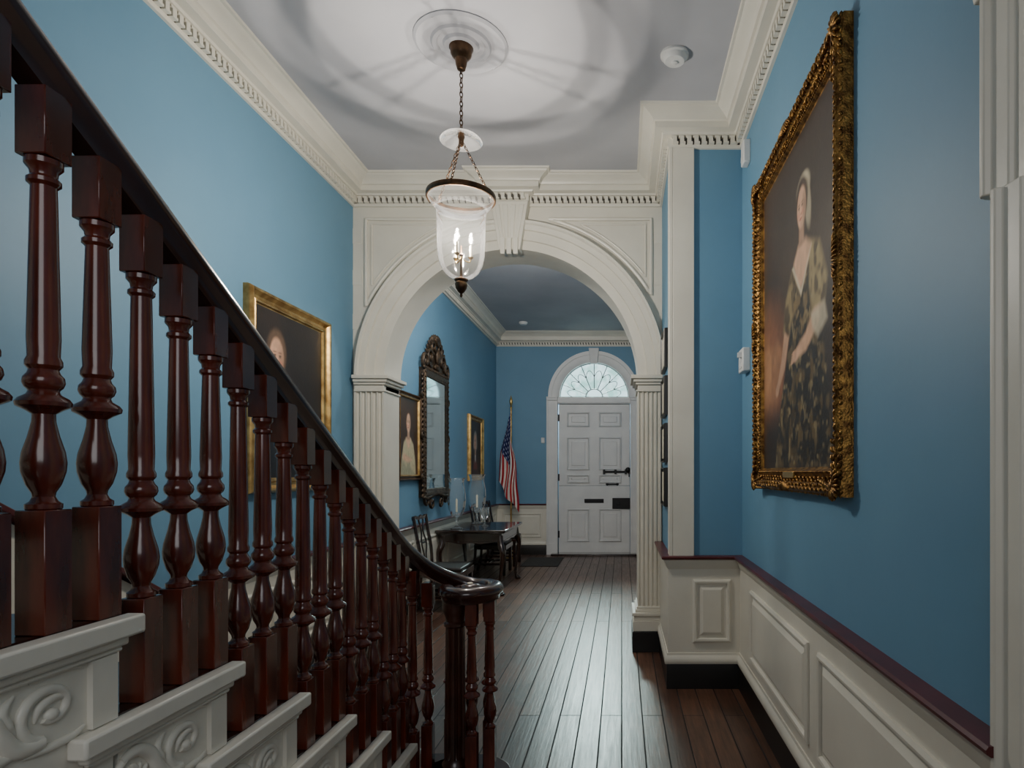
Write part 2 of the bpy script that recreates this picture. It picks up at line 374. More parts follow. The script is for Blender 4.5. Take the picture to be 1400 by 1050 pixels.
for a,b in((3.05,3.9),(4.05,4.85),(5.6,6.5),(6.65,7.6),(7.75,8.7),(8.85,9.7),(9.85,10.7)):
    pn.rect((XL+.02,a,.30),(0,1,0),(0,0,1),(1,0,0),b-a,.43,PAN)
pn.rect((XL+.12,YF-.02,.30),(1,0,0),(0,0,1),(0,-1,0),.68,.43,PAN)
pn.build(tname(),M['white'],kind=ST,smooth=25)
MB().prism([(2.9,0),(2.9,.865),(-.5,.865+3.4*.58),(-.5,0)],XL,XL+.03).build(tname(),M['white'],kind=ST,smooth=0)
MB().prism([(2.92,.865),(2.92,.892),(-.5,.892+3.42*.58),(-.5,.865+3.42*.58)],XL,XL+.066).build(tname(),M['maroon'],kind=ST,bevel=.004)
MB().lathe([(.255,H),(.255,H-.006),(.24,H-.016),(.215,H-.012),(.205,H-.008),(.165,H-.008),(.155,H-.02),(.135,H-.02),(.125,H-.01),(.10,H-.01),(.09,H-.024),(.02,H-.03)],(-.888,3.44,0),48).build(tname(),M['ceil'],kind=ST)
# ------------------------------------------------------------ front door
dr=bpy.data.objects.new('door_1',None); COL.objects.link(dr); dr['kind']=ST; dr.location=(DX,YF,0)
hx=DR-.01
lf=MB(); lf.box(-hx,hx,.06,.11,.03,1.20); lf.box(-hx,hx,.06,.11,1.208,2.64); lf.build('leaf',M['dwhite'],dr,bevel=.003)
for (xa,xb) in((-.48,-.08),(.08,.48)):
    for (za,zb) in((2.24,2.50),(1.48,2.06),(1.25,1.40),(.22,.80)):
        MB().rect((xa,.06,za),(1,0,0),(0,0,1),(0,-1,0),xb-xa,zb-za,[(0,0),(0,.018),(.014,.026),(.028,.014),(.036,-.024),(.055,-.024),(.085,.010)]).build('panel',M['dwhite'],dr,smooth=20)
fr=MB()
for s in(-1,1):
    a,b=(DR,min(DR+.195,XJ-DX)) if s>0 else(-DR-.195,-DR)
    fr.box(a,b,-.03,0,.0,DZ); fr.box(a,b,-.045,-.03,.0,.20)
    c,d=(b-.03,b) if s>0 else (a,a+.03); fr.box(c,d,-.05,-.03,0,DZ-.06)
    c,d=(a,a+.04) if s>0 else (b-.04,b); fr.box(c,d,-.042,-.03,0,DZ-.06)
    fr.box(a,b,-.06,-.03,DZ-.06,DZ); fr.box(a,b,-.075,-.03,DZ-.02,DZ+.0)
fr.box(-DR,DR,.0,.12,2.645,DZ); fr.box(-DR,DR,-.02,.02,2.66,2.74)
fr.build('door_frame',M['dwhite'],dr,bevel=.003)
MB().arc(0,DZ,[(DR-.03,.12),(DR-.03,-.02),(DR+.02,-.035),(DR+.10,-.04),(DR+.105,-.055),(DR+.165,-.06),(DR+.165,0),(DR,.12)],40).build('arched_casing',M['dwhite'],dr,smooth=30)
MB().prism([(-.06,DZ+DR-.06),(.06,DZ+DR-.06),(.09,DZ+DR+.21),(-.09,DZ+DR+.21)],-.09,0,'y').build('keystone',M['dwhite'],dr,bevel=.005)
mu=MB(); R1=DR-.03
for i in range(1,8):
    a=PI*i/8; mu.tube([(r*math.cos(a),.07,DZ+r*math.sin(a)) for r in(.14,R1)],.008,6)
mu.tube([(.15*math.cos(PI*k/16),.07,DZ+.15*math.sin(PI*k/16)) for k in range(17)],.010,6)
mu.tube([(R1*math.cos(PI*k/32),.07,DZ+R1*math.sin(PI*k/32)) for k in range(33)],.014,6)
mu.box(-R1,R1,.055,.085,DZ-.012,DZ+.014)
for i in range(8):
    a0=PI*i/8; a1=PI*(i+1)/8; pts=[]
    for k in range(13):
        t=k/12; a=a0+(a1-a0)*t; r=.36+.12*math.sin(PI*t); pts.append((r*math.cos(a),.07,DZ+r*math.sin(a)))
    mu.tube(pts,.006,5)
mu.build('fanlight_bars',M['lead'],dr)
MB().prism([(R1*math.cos(PI*k/32),DZ+R1*math.sin(PI*k/32)) for k in range(33)],.09,.10,'y').build('fanlight_glass',M['sky'],dr,smooth=0)
def at_door(px,py): s=10.9/850; return ((px-850)*s-DX, 1.45+(645-py)*s)
x,z=at_door(852,688); MB().box(x-.19,x+.15,.02,.06,z-.10,z+.09).box(x-.12,x-.05,.0,.03,z-.03,z+.03).build('rim_lock',M['iron'],dr,bevel=.006)
x,z=at_door(812,685); MB().rect((x-.17,.06,z-.035),(1,0,0),(0,0,1),(0,-1,0),.34,.07,[(0,0),(0,.012),(.015,.014),(.02,.004)]).build('letter_slot',M['iron'],dr)
x,z=at_door(843,645); b=MB(); b.tube([(x-.24,.03,z),(x+.25,.03,z)],.016,8)
for q in(-.22,-.02,.16,.24): b.box(x+q-.02,x+q+.02,.01,.06,z-.04,z+.04)
b.tube([(x+.22,.03,z),(x+.22,.02,z-.09)],.012,6); b.ell((x+.2,.02,z+.03),(.05,.025,.05)); b.build('door_bolt',M['iron'],dr)
x,z=at_door(837,662); b=MB(); b.tube([(x-.09,.05,z),(x-.08,.02,z),(x+.08,.02,z),(x+.09,.05,z)],.010,8); b.lathe([(.025,0),(.025,.01)],(x-.09,.058,z),12,axis=Matrix.Rotation(PI/2,3,'X')); b.lathe([(.025,0),(.025,.01)],(x+.09,.058,z),12,axis=Matrix.Rotation(PI/2,3,'X')); b.build('pull_handle',M['iron'],dr)
for z in(.35,1.35,2.4): MB().box(-hx-.01,-hx+.015,.04,.065,z-.06,z+.06).build('hinge',M['iron'],dr)
MB().box(-DR-.1,DR+.15,-.22,.1,0,.035).build('threshold',M['furn'],dr,bevel=.005)
# ------------------------------------------------------------ near door casing on right wall
cs=bpy.data.objects.new('door_2',None); COL.objects.link(cs); cs['kind']=ST
c=MB()
def casing_v(y1,z0,z1):
    prof=[(0,0),(0,.030),(.004,.046),(.012,.052),(.024,.050),(.030,.036),(.075,.030),(.080,.018),(.15,.016),(.155,.03),(.17,.03),(.172,.0)]
    c.prism([(XR-b_,y1-a_) for a_,b_ in prof],z0,z1,'z')
casing_v(1.292,0,2.03); casing_v(1.33,2.03,2.46)
c.sweep([(XR,1.335),(XR,.5)],[(0,2.45),(.055,2.45),(.06,2.47),(.05,2.475),(.05,2.50),(.058,2.52),(.07,2.56),(.078,2.58),(.078,2.60),(0,2.61)])
c.build('door_casing',M['white'],cs,smooth=30,bevel=.003)
d2=MB().box(XR-.02,XR+.01,.4,1.12,0,2.44)
for z0,z1 in((.2,.85),(1.0,1.7),(1.82,2.3)): d2.rect((XR-.02,1.08,z0),(0,-1,0),(0,0,1),(-1,0,0),.6,z1-z0,PAN)
d2.build('leaf',M['white'],cs,smooth=25)
# ------------------------------------------------------------ staircase
st=thing('staircase','white painted staircase with turned red mahogany balusters and scrolled step ends','staircase',(0,0,0))
XS=-.835; XB=-.885
def yk(k): return S0-RUN*(k-1)
NS=10
def cr(P,n=6):
    P=[V(p) for p in P]; out=[]
    for i in range(len(P)-1):
        p0=P[max(i-1,0)];p1=P[i];p2=P[i+1];p3=P[min(i+2,len(P)-1)]
        for k in range(n):
            t=k/n; out.append(.5*((2*p1)+(p2-p0)*t+(2*p0-5*p1+4*p2-p3)*t*t+(3*p1-p0-3*p2+p3)*t**3))
    out.append(P[-1]); return out
for k in range(2,NS+1):
    Y=yk(k); Z=RISE*k
    MB().box(XL+.035,XS-.03,Y-RUN-.02,Y,Z-.034,Z).build('tread',M['rail'],st,bevel=.008)
    MB().box(XS-.03,XS+.004,Y-RUN-.12,Y+.003,Z-.034,Z).box(XS-.03,XS-.010,Y-RUN-.10,Y-.016,Z-.050,Z-.034).box(XS-.03,XS-.016,Y-RUN-.09,Y-.022,Z-.060,Z-.050).build('nosing_return',M['swhite'],st,bevel=.007)
    MB().box(XL+.035,XS-.028,Y-RUN-.02,Y-.03,0,Z-.034).build('riser',M['swhite'],st)
    def Q(u,v): return (XS-.0265,Y-.082-u,Z-.060-v)
    sc=MB()
    sc.box(XS-.03,XS-.018,Y-.082,Y-.032,Z-RISE+.002,Z-.060)
    fl=((1,0,0),.80)
    def stroke(cps,ws,n=7):
        pts=cr([Q(u,v) for u,v in cps],n); m=len(pts); rs=[]
        for i in range(m):
            t=i/(m-1)*(len(ws)-1); a=int(min(t,len(ws)-1.001)); rs.append(max(.0012,1.25*(ws[a]+(ws[a+1]-ws[a])*(t-a))))
        sc.tube(pts,rs,10,flat=fl)
    def spiral(cu,cv,r0,r1,a0,turns,w0,w1,n=40):
        pts=[];rs=[]
        for i in range(n+1):
            t=i/n; r=r0+(r1-r0)*t; a=a0+turns*2*PI*t
            pts.append(Q(cu+r*math.cos(a)*1.2,cv+r*math.sin(a)*1.0)); rs.append(w0+(w1-w0)*t)
        sc.tube(pts,rs,10,flat=fl)
    spiral(.068,.052,.044,.014,1.3,-1.05,.0095,.0055)
    stroke([(.080,.096),(.118,.092),(.142,.066),(.158,.036),(.190,.016),(.224,.022)],[.0085,.011,.0115,.0105,.009,.006])
    spiral(.206,.047,.026,.008,-1.2,.9,.0080,.005)
    stroke([(.105,.096),(.150,.096),(.186,.082),(.214,.082),(.240,.060)],[.002,.008,.010,.007,.0015])
    stroke([(.122,.012),(.140,.030),(.134,.052),(.120,.070)],[.0015,.0065,.008,.002])
    stroke([(.034,.046),(.058,.036),(.084,.044),(.092,.064)],[.0015,.005,.006,.0015])
    stroke([(.006,.100),(.03,.108),(.07,.109),(.11,.108)],[.002,.005,.006,.002])
    stroke([(.008,.006),(.035,.001),(.075,.001),(.10,.003)],[.0015,.003,.003,.0015])
    for (u,v,a) in((.172,.058,.9),(.186,.050,.9)): sc.ell(Q(u,v),(.005,.012,.005),Matrix.Rotation(a,3,'X'))
    sc.ell(Q(.066,.060),(.009,.012,.010),None,12,8); sc.ell(Q(.206,.047),(.008,.009,.009),None,12,8)
    sc.build('scroll_bracket',M['swhite'],st,smooth=60)
cu=(-.665,2.665)
t1=MB().box(XL+.035,-.70,yk(1)-RUN-.02,yk(1),RISE-.034,RISE); t1.lathe([(.195,RISE-.034),(.203,RISE-.026),(.203,RISE-.008),(.197,RISE)],(cu[0],yk(1)-.203,0),40)
t1.build('curtail_tread',M['rail'],st,bevel=.004)
MB().box(XL+.035,-.72,yk(1)-RUN-.02,yk(1)-.03,0,RISE-.034).lathe([(.17,0),(.17,RISE-.034)],(cu[0],yk(1)-.203,0),40).build('curtail_riser',M['rail'],st)
def under(Y): return 1.96-.593*(Y-1.057)
def baluster_mesh(h):
    mb=MB(); b=.0235
    mb.box(-b,b,-b,b,0,.188)
    p=[(.019,.186),(.0225,.19),(.0225,.197),(.017,.201),(.0135,.208),(.0145,.214),(.021,.226),(.0265,.246),(.0275,.26),(.0255,.276),(.019,.300),(.0145,.322),(.014,.334),(.022,.340),(.033,.346),(.034,.352),(.030,.358),(.021,.364),(.018,.370),(.023,.375),(.0255,.382),(.0245,.390),(.020,.396),(.018,.402),(.0225,.408),(.0225,.415),(.0195,.422)]
    t=h-.125
    p+=[(.0205,.45),(.0165,t-.04),(.016,t-.02),(.021,t-.015),(.021,t-.009),(.0165,t-.004),(.0175,t+.004),(.0235,t+.012),(.0235,t+.02),(.018,t+.024)]
    mb.lathe(p,(0,0,0),22)
    mb.box(-b,b,-b,b,t+.022,h)
    return mb
proto={}
def baluster(x,yy,z,h,key=None):
    key=key or round(h,3)
    if key in proto:
        o=proto[key].copy(); COL.objects.link(o)
    else:
        o=baluster_mesh(h).build('baluster',M['mahog'],st,smooth=35); proto[key]=o
        bv=o.modifiers.new('Bevel','BEVEL'); bv.width=.0015; bv.segments=1; bv.limit_method='ANGLE'; bv.angle_limit=1.2
    o.location=(x,yy,z); return o
for k in range(2,NS):
    for j in range(3):
        yy=yk(k)-.036-.0967*j; h=under(yy)-RISE*k+.008
        baluster(XB,yy,RISE*k,h,('s',j))
for (x,yy,h) in((-.876,2.60,.865),(-.838,2.69,.80),(-.585,2.745,.745),(-.622,2.580,.745),(-.562,2.655,.745),(-.76,2.765,.765),(-.67,2.78,.745)): baluster(x,yy,RISE,h)
nw=MB()
nw.lathe([(.056,0),(.056,.03),(.052,.04),(.056,.055),(.047,.068),(.044,.08)],(0,0,0),40)
nw.lathe([(.044,.078)]+[(.044-.005*i/12,.09+.53*i/12) for i in range(13)]+[(.039,.63)],(0,0,0),90,flute=(.085,.625,9,.24))
nw.lathe([(.039,.628),(.047,.634),(.047,.645),(.039,.652),(.041,.67),(.049,.69),(.053,.70),(.053,.745)],(0,0,0),40)
n_=nw.build('newel_post',M['newel'],st,smooth=40); n_.location=(-.700,2.615,RISE)
cl=lambda Y: under(Y)+.032
zc=.938
P=[(XB,0.0,cl(0)),(XB,.8,cl(.8)),(XB,1.6,cl(1.6)),(XB,2.3,cl(2.3)),(XB,2.48,cl(2.48)+.003),(-.872,2.60,1.085),(-.83,2.70,1.02),(-.76,2.775,.968),(-.67,2.798,zc),(-.585,2.767,zc),(-.548,2.69,zc),(-.570,2.60,zc),(-.64,2.555,zc),(-.71,2.575,zc),(-.745,2.64,zc)]
rp=[(-.019,-.032),(.019,-.032),(.023,-.014),(.033,-.006),(.0365,.006),(.034,.018),(.024,.029),(.008,.034),(-.008,.034),(-.024,.029),(-.034,.018),(-.0365,.006),(-.033,-.006),(-.023,-.014)]
hr=MB().rail(cr(P,8),rp); hr.lathe([(.07,zc-.03),(.085,zc-.02),(.088,zc),(.080,zc+.014),(.06,zc+.020),(.045,zc+.018),(.040,zc+.026),(.02,zc+.031),(.012,zc+.031)],(-.652,2.675,0),36)
hr.build('handrail',M['rail'],st,smooth=50)
MB().lathe([(.012,0),(.013,.002),(.009,.005),(.003,.006)],(-.652,2.675,zc+.031),16).build('rail_button',M['wax'],st)
# ------------------------------------------------------------ painted canvases
def lin(c): return np.array([((x/255)/12.92 if x/255<.04045 else ((x/255+.055)/1.055)**2.4) for x in c])
class Paint:
    def __init__(s,nx,nz,bg,vs=1.0):
        s.vs=vs
        s.nx,s.nz=nx,nz; u=np.linspace(0,1,nx); v=np.linspace(0,1,nz); s.U,s.Vv=np.meshgrid(u,v); s.Vv=s.Vv/vs; s.asp=nz/nx
        s.img=np.zeros((nz,nx,3))+lin(bg); s.rng=np.random.RandomState(3)
    def noise(s,sc):
        a=s.rng.rand(sc+4,sc+4); x=s.U*sc; y_=s.Vv*s.vs*sc; xi=x.astype(int); yi=y_.astype(int); fx=x-xi; fy=y_-yi; fx=fx*fx*(3-2*fx); fy=fy*fy*(3-2*fy)
        return (a[yi,xi]*(1-fx)+a[yi,xi+1]*fx)*(1-fy)+(a[yi+1,xi]*(1-fx)+a[yi+1,xi+1]*fx)*fy
    def mix(s,m,col,alpha=1): m=(m*alpha)[...,None]; s.img=s.img*(1-m)+lin(col)*m
    def ell(s,cx,cy,rx,ry,col,soft=.2,rot=0,alpha=1):
        dx=s.U-cx; dy=s.Vv-cy; c_,s_=math.cos(rot),math.sin(rot); a=(dx*c_+dy*s_*s.asp)/rx; b=(-dx*s_/s.asp+dy*c_)/ry
        d=np.sqrt(a*a+b*b); s.mix(np.clip((1+soft-d)/(2*soft),0,1),col,alpha)
    def poly(s,pts,col,soft=.012,alpha=1,nz=0,th=.5):
        ins=np.zeros(s.U.shape,bool); dm=np.full(s.U.shape,9.)
        n=len(pts)
        for i in range(n):
            x0,y0=pts[i];x1,y1=pts[(i+1)%n]
            c=((y0>s.Vv)!=(y1>s.Vv)); xx=(x1-x0)*(s.Vv-y0)/((y1-y0) or 1e-9)+x0; ins^=c&(s.U<xx)
            t=np.clip(((s.U-x0)*(x1-x0)+(s.Vv-y0)*(y1-y0))/((x1-x0)**2+(y1-y0)**2+1e-12),0,1)
            dm=np.minimum(dm,np.hypot(s.U-x0-t*(x1-x0),s.Vv-y0-t*(y1-y0)))
        sd=np.where(ins,dm,-dm); m=np.clip(.5+sd/(2*soft),0,1)
        if nz: m=m*np.clip((s.noise(nz)*.6+s.noise(nz*2)*.4-th)*6,0,1)
        s.mix(m,col,alpha)
    def face(s,cx,cy,r,skin=(206,160,130),hair=(60,42,30),turn=.15,wig=None):
        a=s.asp; ry=r*1.32/a
        s.ell(cx,cy+ry*.25,r*1.18,ry*1.12,hair,.12)
        if wig: s.ell(cx-r*.9,cy-ry*.3,r*.5,ry*.7,wig,.2); s.ell(cx+r*.9,cy-ry*.3,r*.5,ry*.7,wig,.2)
        s.poly([(cx-r*.42,cy-ry*.6),(cx+r*.42,cy-ry*.6),(cx+r*.5,cy-ry*1.7),(cx-r*.5,cy-ry*1.7)],tuple(int(q*.8) for q in skin),.01)
        s.ell(cx,cy,r*.84,ry*.95,skin,.1)
        s.ell(cx+r*.55,cy-ry*.1,r*.3,ry*.7,tuple(int(q*.62) for q in skin),.6,alpha=.6)
        for q in(-.34,.30):
            x=cx+r*(q-turn); s.ell(x,cy+ry*.08,r*.15,ry*.06,(45,30,25),.4); s.ell(x,cy+ry*.24,r*.2,ry*.035,(95,62,45),.5,alpha=.8)
            s.ell(cx+r*(q*1.25-turn),cy-ry*.25,r*.2,ry*.14,(205,120,100),.7,alpha=.5)
        s.ell(cx-r*turn,cy-ry*.12,r*.09,ry*.22,tuple(min(255,int(q*1.1)) for q in skin),.5); s.ell(cx-r*turn+r*.08,cy-ry*.28,r*.13,ry*.05,(140,85,65),.5,alpha=.8)
        s.ell(cx-r*turn,cy-ry*.5,r*.24,ry*.06,(165,70,62),.4)
    def canvas(s,W,Hh,parent,y,z0,label=None):
        mb=MB()
        for j in range(s.nz):
            for i in range(s.nx): mb.v.append((-W/2+W*i/(s.nx-1),y,z0+Hh*j/(s.nz-1)))
        for j in range(s.nz-1):
            for i in range(s.nx-1): a=j*s.nx+i; mb.f.append((a,a+1,a+s.nx+1,a+s.nx))
        o=mb.build('canvas',M['oil'],parent,recalc=False)
        at=o.data.color_attributes.new('paint','FLOAT_COLOR','POINT')
        im=np.concatenate([np.clip(s.img*(.85+.3*s.noise(40))[...,None],0,1),np.ones((s.nz,s.nx,1))],2).astype(np.float32)
        at.data.foreach_set('color',im.reshape(-1)); return o
def lady():
    p=Paint(190,240,(50,38,31),.93)
    p.mix(np.clip(p.noise(5)-.35,0,1)*1.2,(76,58,44),.7)
    p.poly([(0,.14),(0,.56),(.10,.62),(.26,.58),(.40,.45),(.42,.2)],(142,92,62),.09,.85)
    p.poly([(0,.26),(0,.46),(.16,.54),(.32,.42),(.2,.26)],(186,136,94),.08,.75,nz=6,th=.42)
    p.poly([(0,0),(0,.2),(.5,.2),(1,.1),(1,0)],(34,26,20),.06,.9)
    G=[(.47,.66),(.41,.57),(.45,.46),(.36,.32),(.26,.14),(.20,0),(.95,0),(.92,.2),(.86,.36),(.80,.48),(.84,.58),(.80,.66),(.68,.70)]
    p.poly(G,(38,31,24),.014)
    p.poly(G,(98,80,48),.012,.9,nz=22,th=.5)
    p.poly(G,(150,132,92),.012,.7,nz=34,th=.62)
    for a,b in(((.42,.30),(.34,.02)),((.52,.36),(.50,.02)),((.64,.40),(.68,.02)),((.76,.36),(.84,.04))):
        p.poly([(a[0]-.008,a[1]),(a[0]+.008,a[1]),(b[0]+.03,b[1]),(b[0]-.02,b[1])],(22,17,13),.02,.55)
    p.poly([(.47,.63),(.56,.57),(.66,.63),(.68,.50),(.60,.42),(.50,.44)],(134,112,72),.012,.7,nz=26,th=.42)
    SL=[(.70,.70),(.82,.66),(.90,.54),(.86,.44),(.74,.46),(.70,.56)]
    p.poly(SL,(158,140,98),.014,.95); p.poly(SL,(62,48,32),.012,.85,nz=22,th=.52)
    S2=[(.47,.66),(.38,.58),(.34,.48),(.42,.44),(.50,.52)]
    p.poly(S2,(142,124,86),.014,.95); p.poly(S2,(62,48,32),.012,.8,nz=22,th=.55)
    p.poly([(.86,.47),(.80,.42),(.66,.365),(.55,.36),(.54,.395),(.66,.425),(.76,.48)],(200,158,126),.008)
    p.ell(.535,.372,.045,.020,(204,162,132),.25,.3)
    for q in range(4): p.ell(.50-.005*q,.385-.010*q,.03,.005,(196,152,122),.3,.2)
    p.poly([(.36,.48),(.31,.38),(.24,.30),(.27,.285),(.37,.35),(.43,.45)],(190,148,118),.008)
    p.ell(.245,.285,.032,.020,(192,150,120),.25,.8)
    p.poly([(.72,.47),(.87,.475),(.9,.42),(.80,.385),(.74,.42)],(196,184,158),.012,.85)
    p.poly([(.50,.68),(.56,.72),(.66,.72),(.73,.68),(.66,.61),(.60,.575),(.54,.61)],(206,164,134),.012)
    p.poly([(.5,.672),(.60,.572),(.70,.665),(.73,.68),(.60,.55),(.475,.67)],(206,192,164),.006,.85)
    p.ell(.625,.885,.085,.05,(186,174,148),.15); p.ell(.685,.82,.035,.08,(160,148,124),.2,.15)
    p.face(.605,.835,.066,(210,166,136),(64,46,34))
    return p
def gent():
    p=Paint(90,110,(34,26,22)); p.mix(np.clip(p.noise(4)-.4,0,1)*1.2,(58,44,34),.7)
    p.poly([(.02,0),(.04,.36),(.14,.50),(.28,.56),(.44,.52),(.62,.40),(.72,0)],(24,20,22),.02)
    p.poly([(.24,.58),(.34,.58),(.34,.46),(.29,.40),(.25,.48)],(196,188,172),.012)
    p.face(.29,.73,.115,(208,162,132),(96,74,56),turn=-.1); return p
def lady2():
    p=Paint(70,90,(54,36,26)); p.mix(np.clip(p.noise(4)-.4,0,1),(92,62,40),.7)
    p.poly([(.1,0),(.16,.24),(.26,.42),(.38,.48),(.62,.48),(.76,.40),(.86,.2),(.9,0)],(186,176,140),.02)
    p.poly([(.1,0),(.2,.2),(.4,.1),(.5,.3),(.6,.1),(.9,0)],(120,128,110),.03,.6)
    p.poly([(.36,.48),(.62,.48),(.56,.36),(.46,.34)],(212,172,142),.02)
    p.poly([(.2,.2),(.5,.16),(.7,.2),(.5,.24),(.24,.28)],(208,168,138),.02)
    p.face(.50,.68,.125,(212,170,140),(70,44,30)); return p
def gent2():
    p=Paint(60,70,(40,30,24)); p.poly([(.1,0),(.2,.3),(.4,.42),(.6,.42),(.82,.28),(.9,0)],(30,26,30),.02)
    p.poly([(.44,.46),(.56,.46),(.55,.28),(.5,.22),(.45,.3)],(206,198,184),.015)
    p.poly([(.3,.1),(.7,.1),(.6,.3),(.5,.2),(.4,.3)],(120,46,34),.02,.7)
    p.face(.50,.62,.13,(206,160,130),(150,140,128),wig=(150,140,128)); return p
def picture(name,label,W,Hh,fw,d,loc,rz,fm,paint,ornate=0,cat='painting',group=None,inner=None):
    t=thing(name,label,cat,loc,rz,group)
    lp=[(0,0),(0,d*.55),(.06*fw,d*.8),(.16*fw,d),(.28*fw,d*.95),(.36*fw,d*.7),(.5*fw,d*.5),(.66*fw,d*.48),(.76*fw,d*.62),(.86*fw,d*.55),(.92*fw,d*.3),(fw,d*.25)]
    MB().rect((-W/2,0,0),(1,0,0),(0,0,1),(0,-1,0),W,Hh,lp,False).build('frame',fm,t,smooth=35)
    if inner: MB().rect((-W/2,0,0),(1,0,0),(0,0,1),(0,-1,0),W,Hh,[(.70*fw,d*.5),(.74*fw,d*.8),(.9*fw,d*.75),(1.0*fw,d*.3)],False).build('gilt_slip',inner,t,smooth=35)
    MB().box(-W/2+.01,W/2-.01,-.012,-.001,.01,Hh-.01).build('backing_board',M['furn'],t)
    if paint: paint.canvas(W-2*fw+.004,Hh-2*fw+.004,t,-d*.27,fw-.002)
    if ornate:
        cv=MB(); rnd=random.Random(5)
        sides=[((-W/2,0),(W/2,0),(0,1)),((W/2,0),(W/2,Hh),(-1,0)),((W/2,Hh),(-W/2,Hh),(0,-1)),((-W/2,Hh),(-W/2,0),(1,0))]
        for (a,b,inn) in sides:
            a=V(a);b=V(b);L=(b-a).length;dd=(b-a)/L;inn=V(inn); n=int(L/.026); ba=math.atan2(dd.y,dd.x)
            for i in range(n):
                s=(i+.5)*L/n; q=a+dd*s; sg=1 if i%2 else -1
                for off,dep,rx,ry,ang in((.009,d*.72,.016,.0062,.75),(.022,d*.98,.015,.0054,-.65),(.036,d*.92,.013,.005,.85),(.054,d*.58,.012,.0042,-.8),(.068,d*.54,.011,.004,.7)):
                    an=ba+ang*sg+rnd.uniform(-.15,.15); c=q+inn*(off+rnd.uniform(-.0015,.0015))
                    cv.ell((c.x,-dep,c.y),(rx,.0075,ry),Matrix.Rotation(-an,3,'Y'),7,4)
            m=int(L/.015)
            for i in range(m):
                s=(i+.5)*L/m
                if s<fw*.8 or s>L-fw*.8: continue
                c=a+dd*s+inn*(fw*.8); cv.ell((c.x,-d*.62,c.y),(.0055,.0055,.0055),None,6,4)
            for cs_,sg in((a,1),(b,-1)):
                for k in range(7):
                    c=cs_+dd*sg*(.02+.030*k)+inn*(.028+.005*k); cv.ell((c.x,-d*(1.04-.02*k),c.y),(.024-.002*k,.010,.0065),Matrix.Rotation(-(ba+.55*sg),3,'Y'),8,5)
                    c=cs_+dd*sg*(.02+.030*k)+inn*(.006); cv.ell((c.x,-d*(.9-.03*k),c.y),(.020-.001*k,.010,.007),Matrix.Rotation(-(ba-.6*sg),3,'Y'),8,5)
        for cx_,cz_ in((-W/2,0),(W/2,0),(-W/2,Hh),(W/2,Hh)):
            ix=-1 if cx_>0 else 1; iz=1 if cz_==0 else -1
            cv.ell((cx_+ix*.04,-d*1.05,cz_+iz*.04),(.018,.013,.018),None,12,6)
            for k in range(11):
                a=math.atan2(iz,ix)+PI+(k-5)*.42; c=(cx_+ix*.04+.034*math.cos(a),-d*1.02,cz_+iz*.04+.034*math.sin(a)); cv.ell(c,(.024,.010,.006),Matrix.Rotation(-a,3,'Y'),8,5)
        for cx_,cz_,vert in((0,0,0),(0,Hh,0),(-W/2,Hh/2,1),(W/2,Hh/2,1)):
            for k in range(-5,6):
                iz=(1 if cz_==0 else -1) if not vert else 0; ix=0 if not vert else (1 if cx_<0 else -1)
                a=(PI/2 if not vert else 0)+k*.2
                c=(cx_+ix*.025+k*.014*(0 if vert else 1),-d*1.03,cz_+iz*.025+k*.014*(1 if vert else 0)); cv.ell(c,(.024,.009,.0055),Matrix.Rotation(-a,3,'Y'),8,5)
        cv.build('frame_carving',fm,t,smooth=60)
        MB().box(-.09,.09,-d*.75,-d*.55,fw*.55,fw*.8).build('name_plate',M['brass'],t,bevel=.002)
    return t
picture('portrait_painting','large portrait of a lady in a brocade gown in an ornate carved gold frame',1.40,1.70,.112,.060,(XR,2.87,1.36),-PI/2,M['gold'],lady(),1)
picture('portrait_painting','gold framed dark portrait of a man on the blue wall behind the stair railing',1.0,1.23,.095,.055,(XL,4.11,1.32),PI/2,M['gold2'],gent())
picture('portrait_painting','portrait of a woman in a pale dress in a dark frame, just through the arch',.68,.9,.06,.045,(XL,6.38,1.36),PI/2,M['dframe'],lady2(),inner=M['gold2'])
picture('portrait_painting','small gilt framed portrait of a gentleman between the carved mirror and the flag',.86,.96,.085,.055,(XL,9.28,1.32),PI/2,M['gold2'],gent2())
GL=['topmost','second from the top','third from the top','lowest']
for i,zz in enumerate((2.20,1.86,1.52,1.20)):
    t=picture('small_picture','narrow black framed picture on the short wall beside the arch, '+GL[i],.36,.28,.03,.03,(XJ,4.62,zz),-PI/2,M['black'],None,cat='picture',group='small black frames beside the arch')
    MB().box(-.15,.15,-.02,-.012,.03,.25).build('print',M['wax'],t)
# ------------------------------------------------------------ carved mirror
mr=thing('wall_mirror','tall mirror in a dark gilt rococo carved frame with a high pierced crest','mirror',(XL,7.2,1.05),PI/2)
W=.92; Hm=1.42
MB().rect((-W/2,0,.12),(1,0,0),(0,0,1),(0,-1,0),W,Hm,[(0,0),(0,.05),(.02,.075),(.04,.075),(.06,.062),(.085,.062),(.09,.055),(.10,.05)],False).build('frame',M['mgold'],mr)
MB().box(-W/2+.095,W/2-.095,-.052,-.015,.215,.12+Hm-.095).build('mirror_glass',M['mirror'],mr)
MB().box(-W/2+.02,W/2-.02,-.012,-.001,.14,.1+Hm).build('backing_board',M['furn'],mr)
cv=MB(); rnd=random.Random(11)
def scroll(mb,cx,cz,r0,r1,a0,tr,w,yy=-.05,n=26):
    mb.tube([(cx+(r0+(r1-r0)*i/n)*math.cos(a0+tr*2*PI*i/n),yy-.012*i/n,cz+(r0+(r1-r0)*i/n)*math.sin(a0+tr*2*PI*i/n)) for i in range(n+1)],[w*(1-.5*i/n) for i in range(n+1)],6)
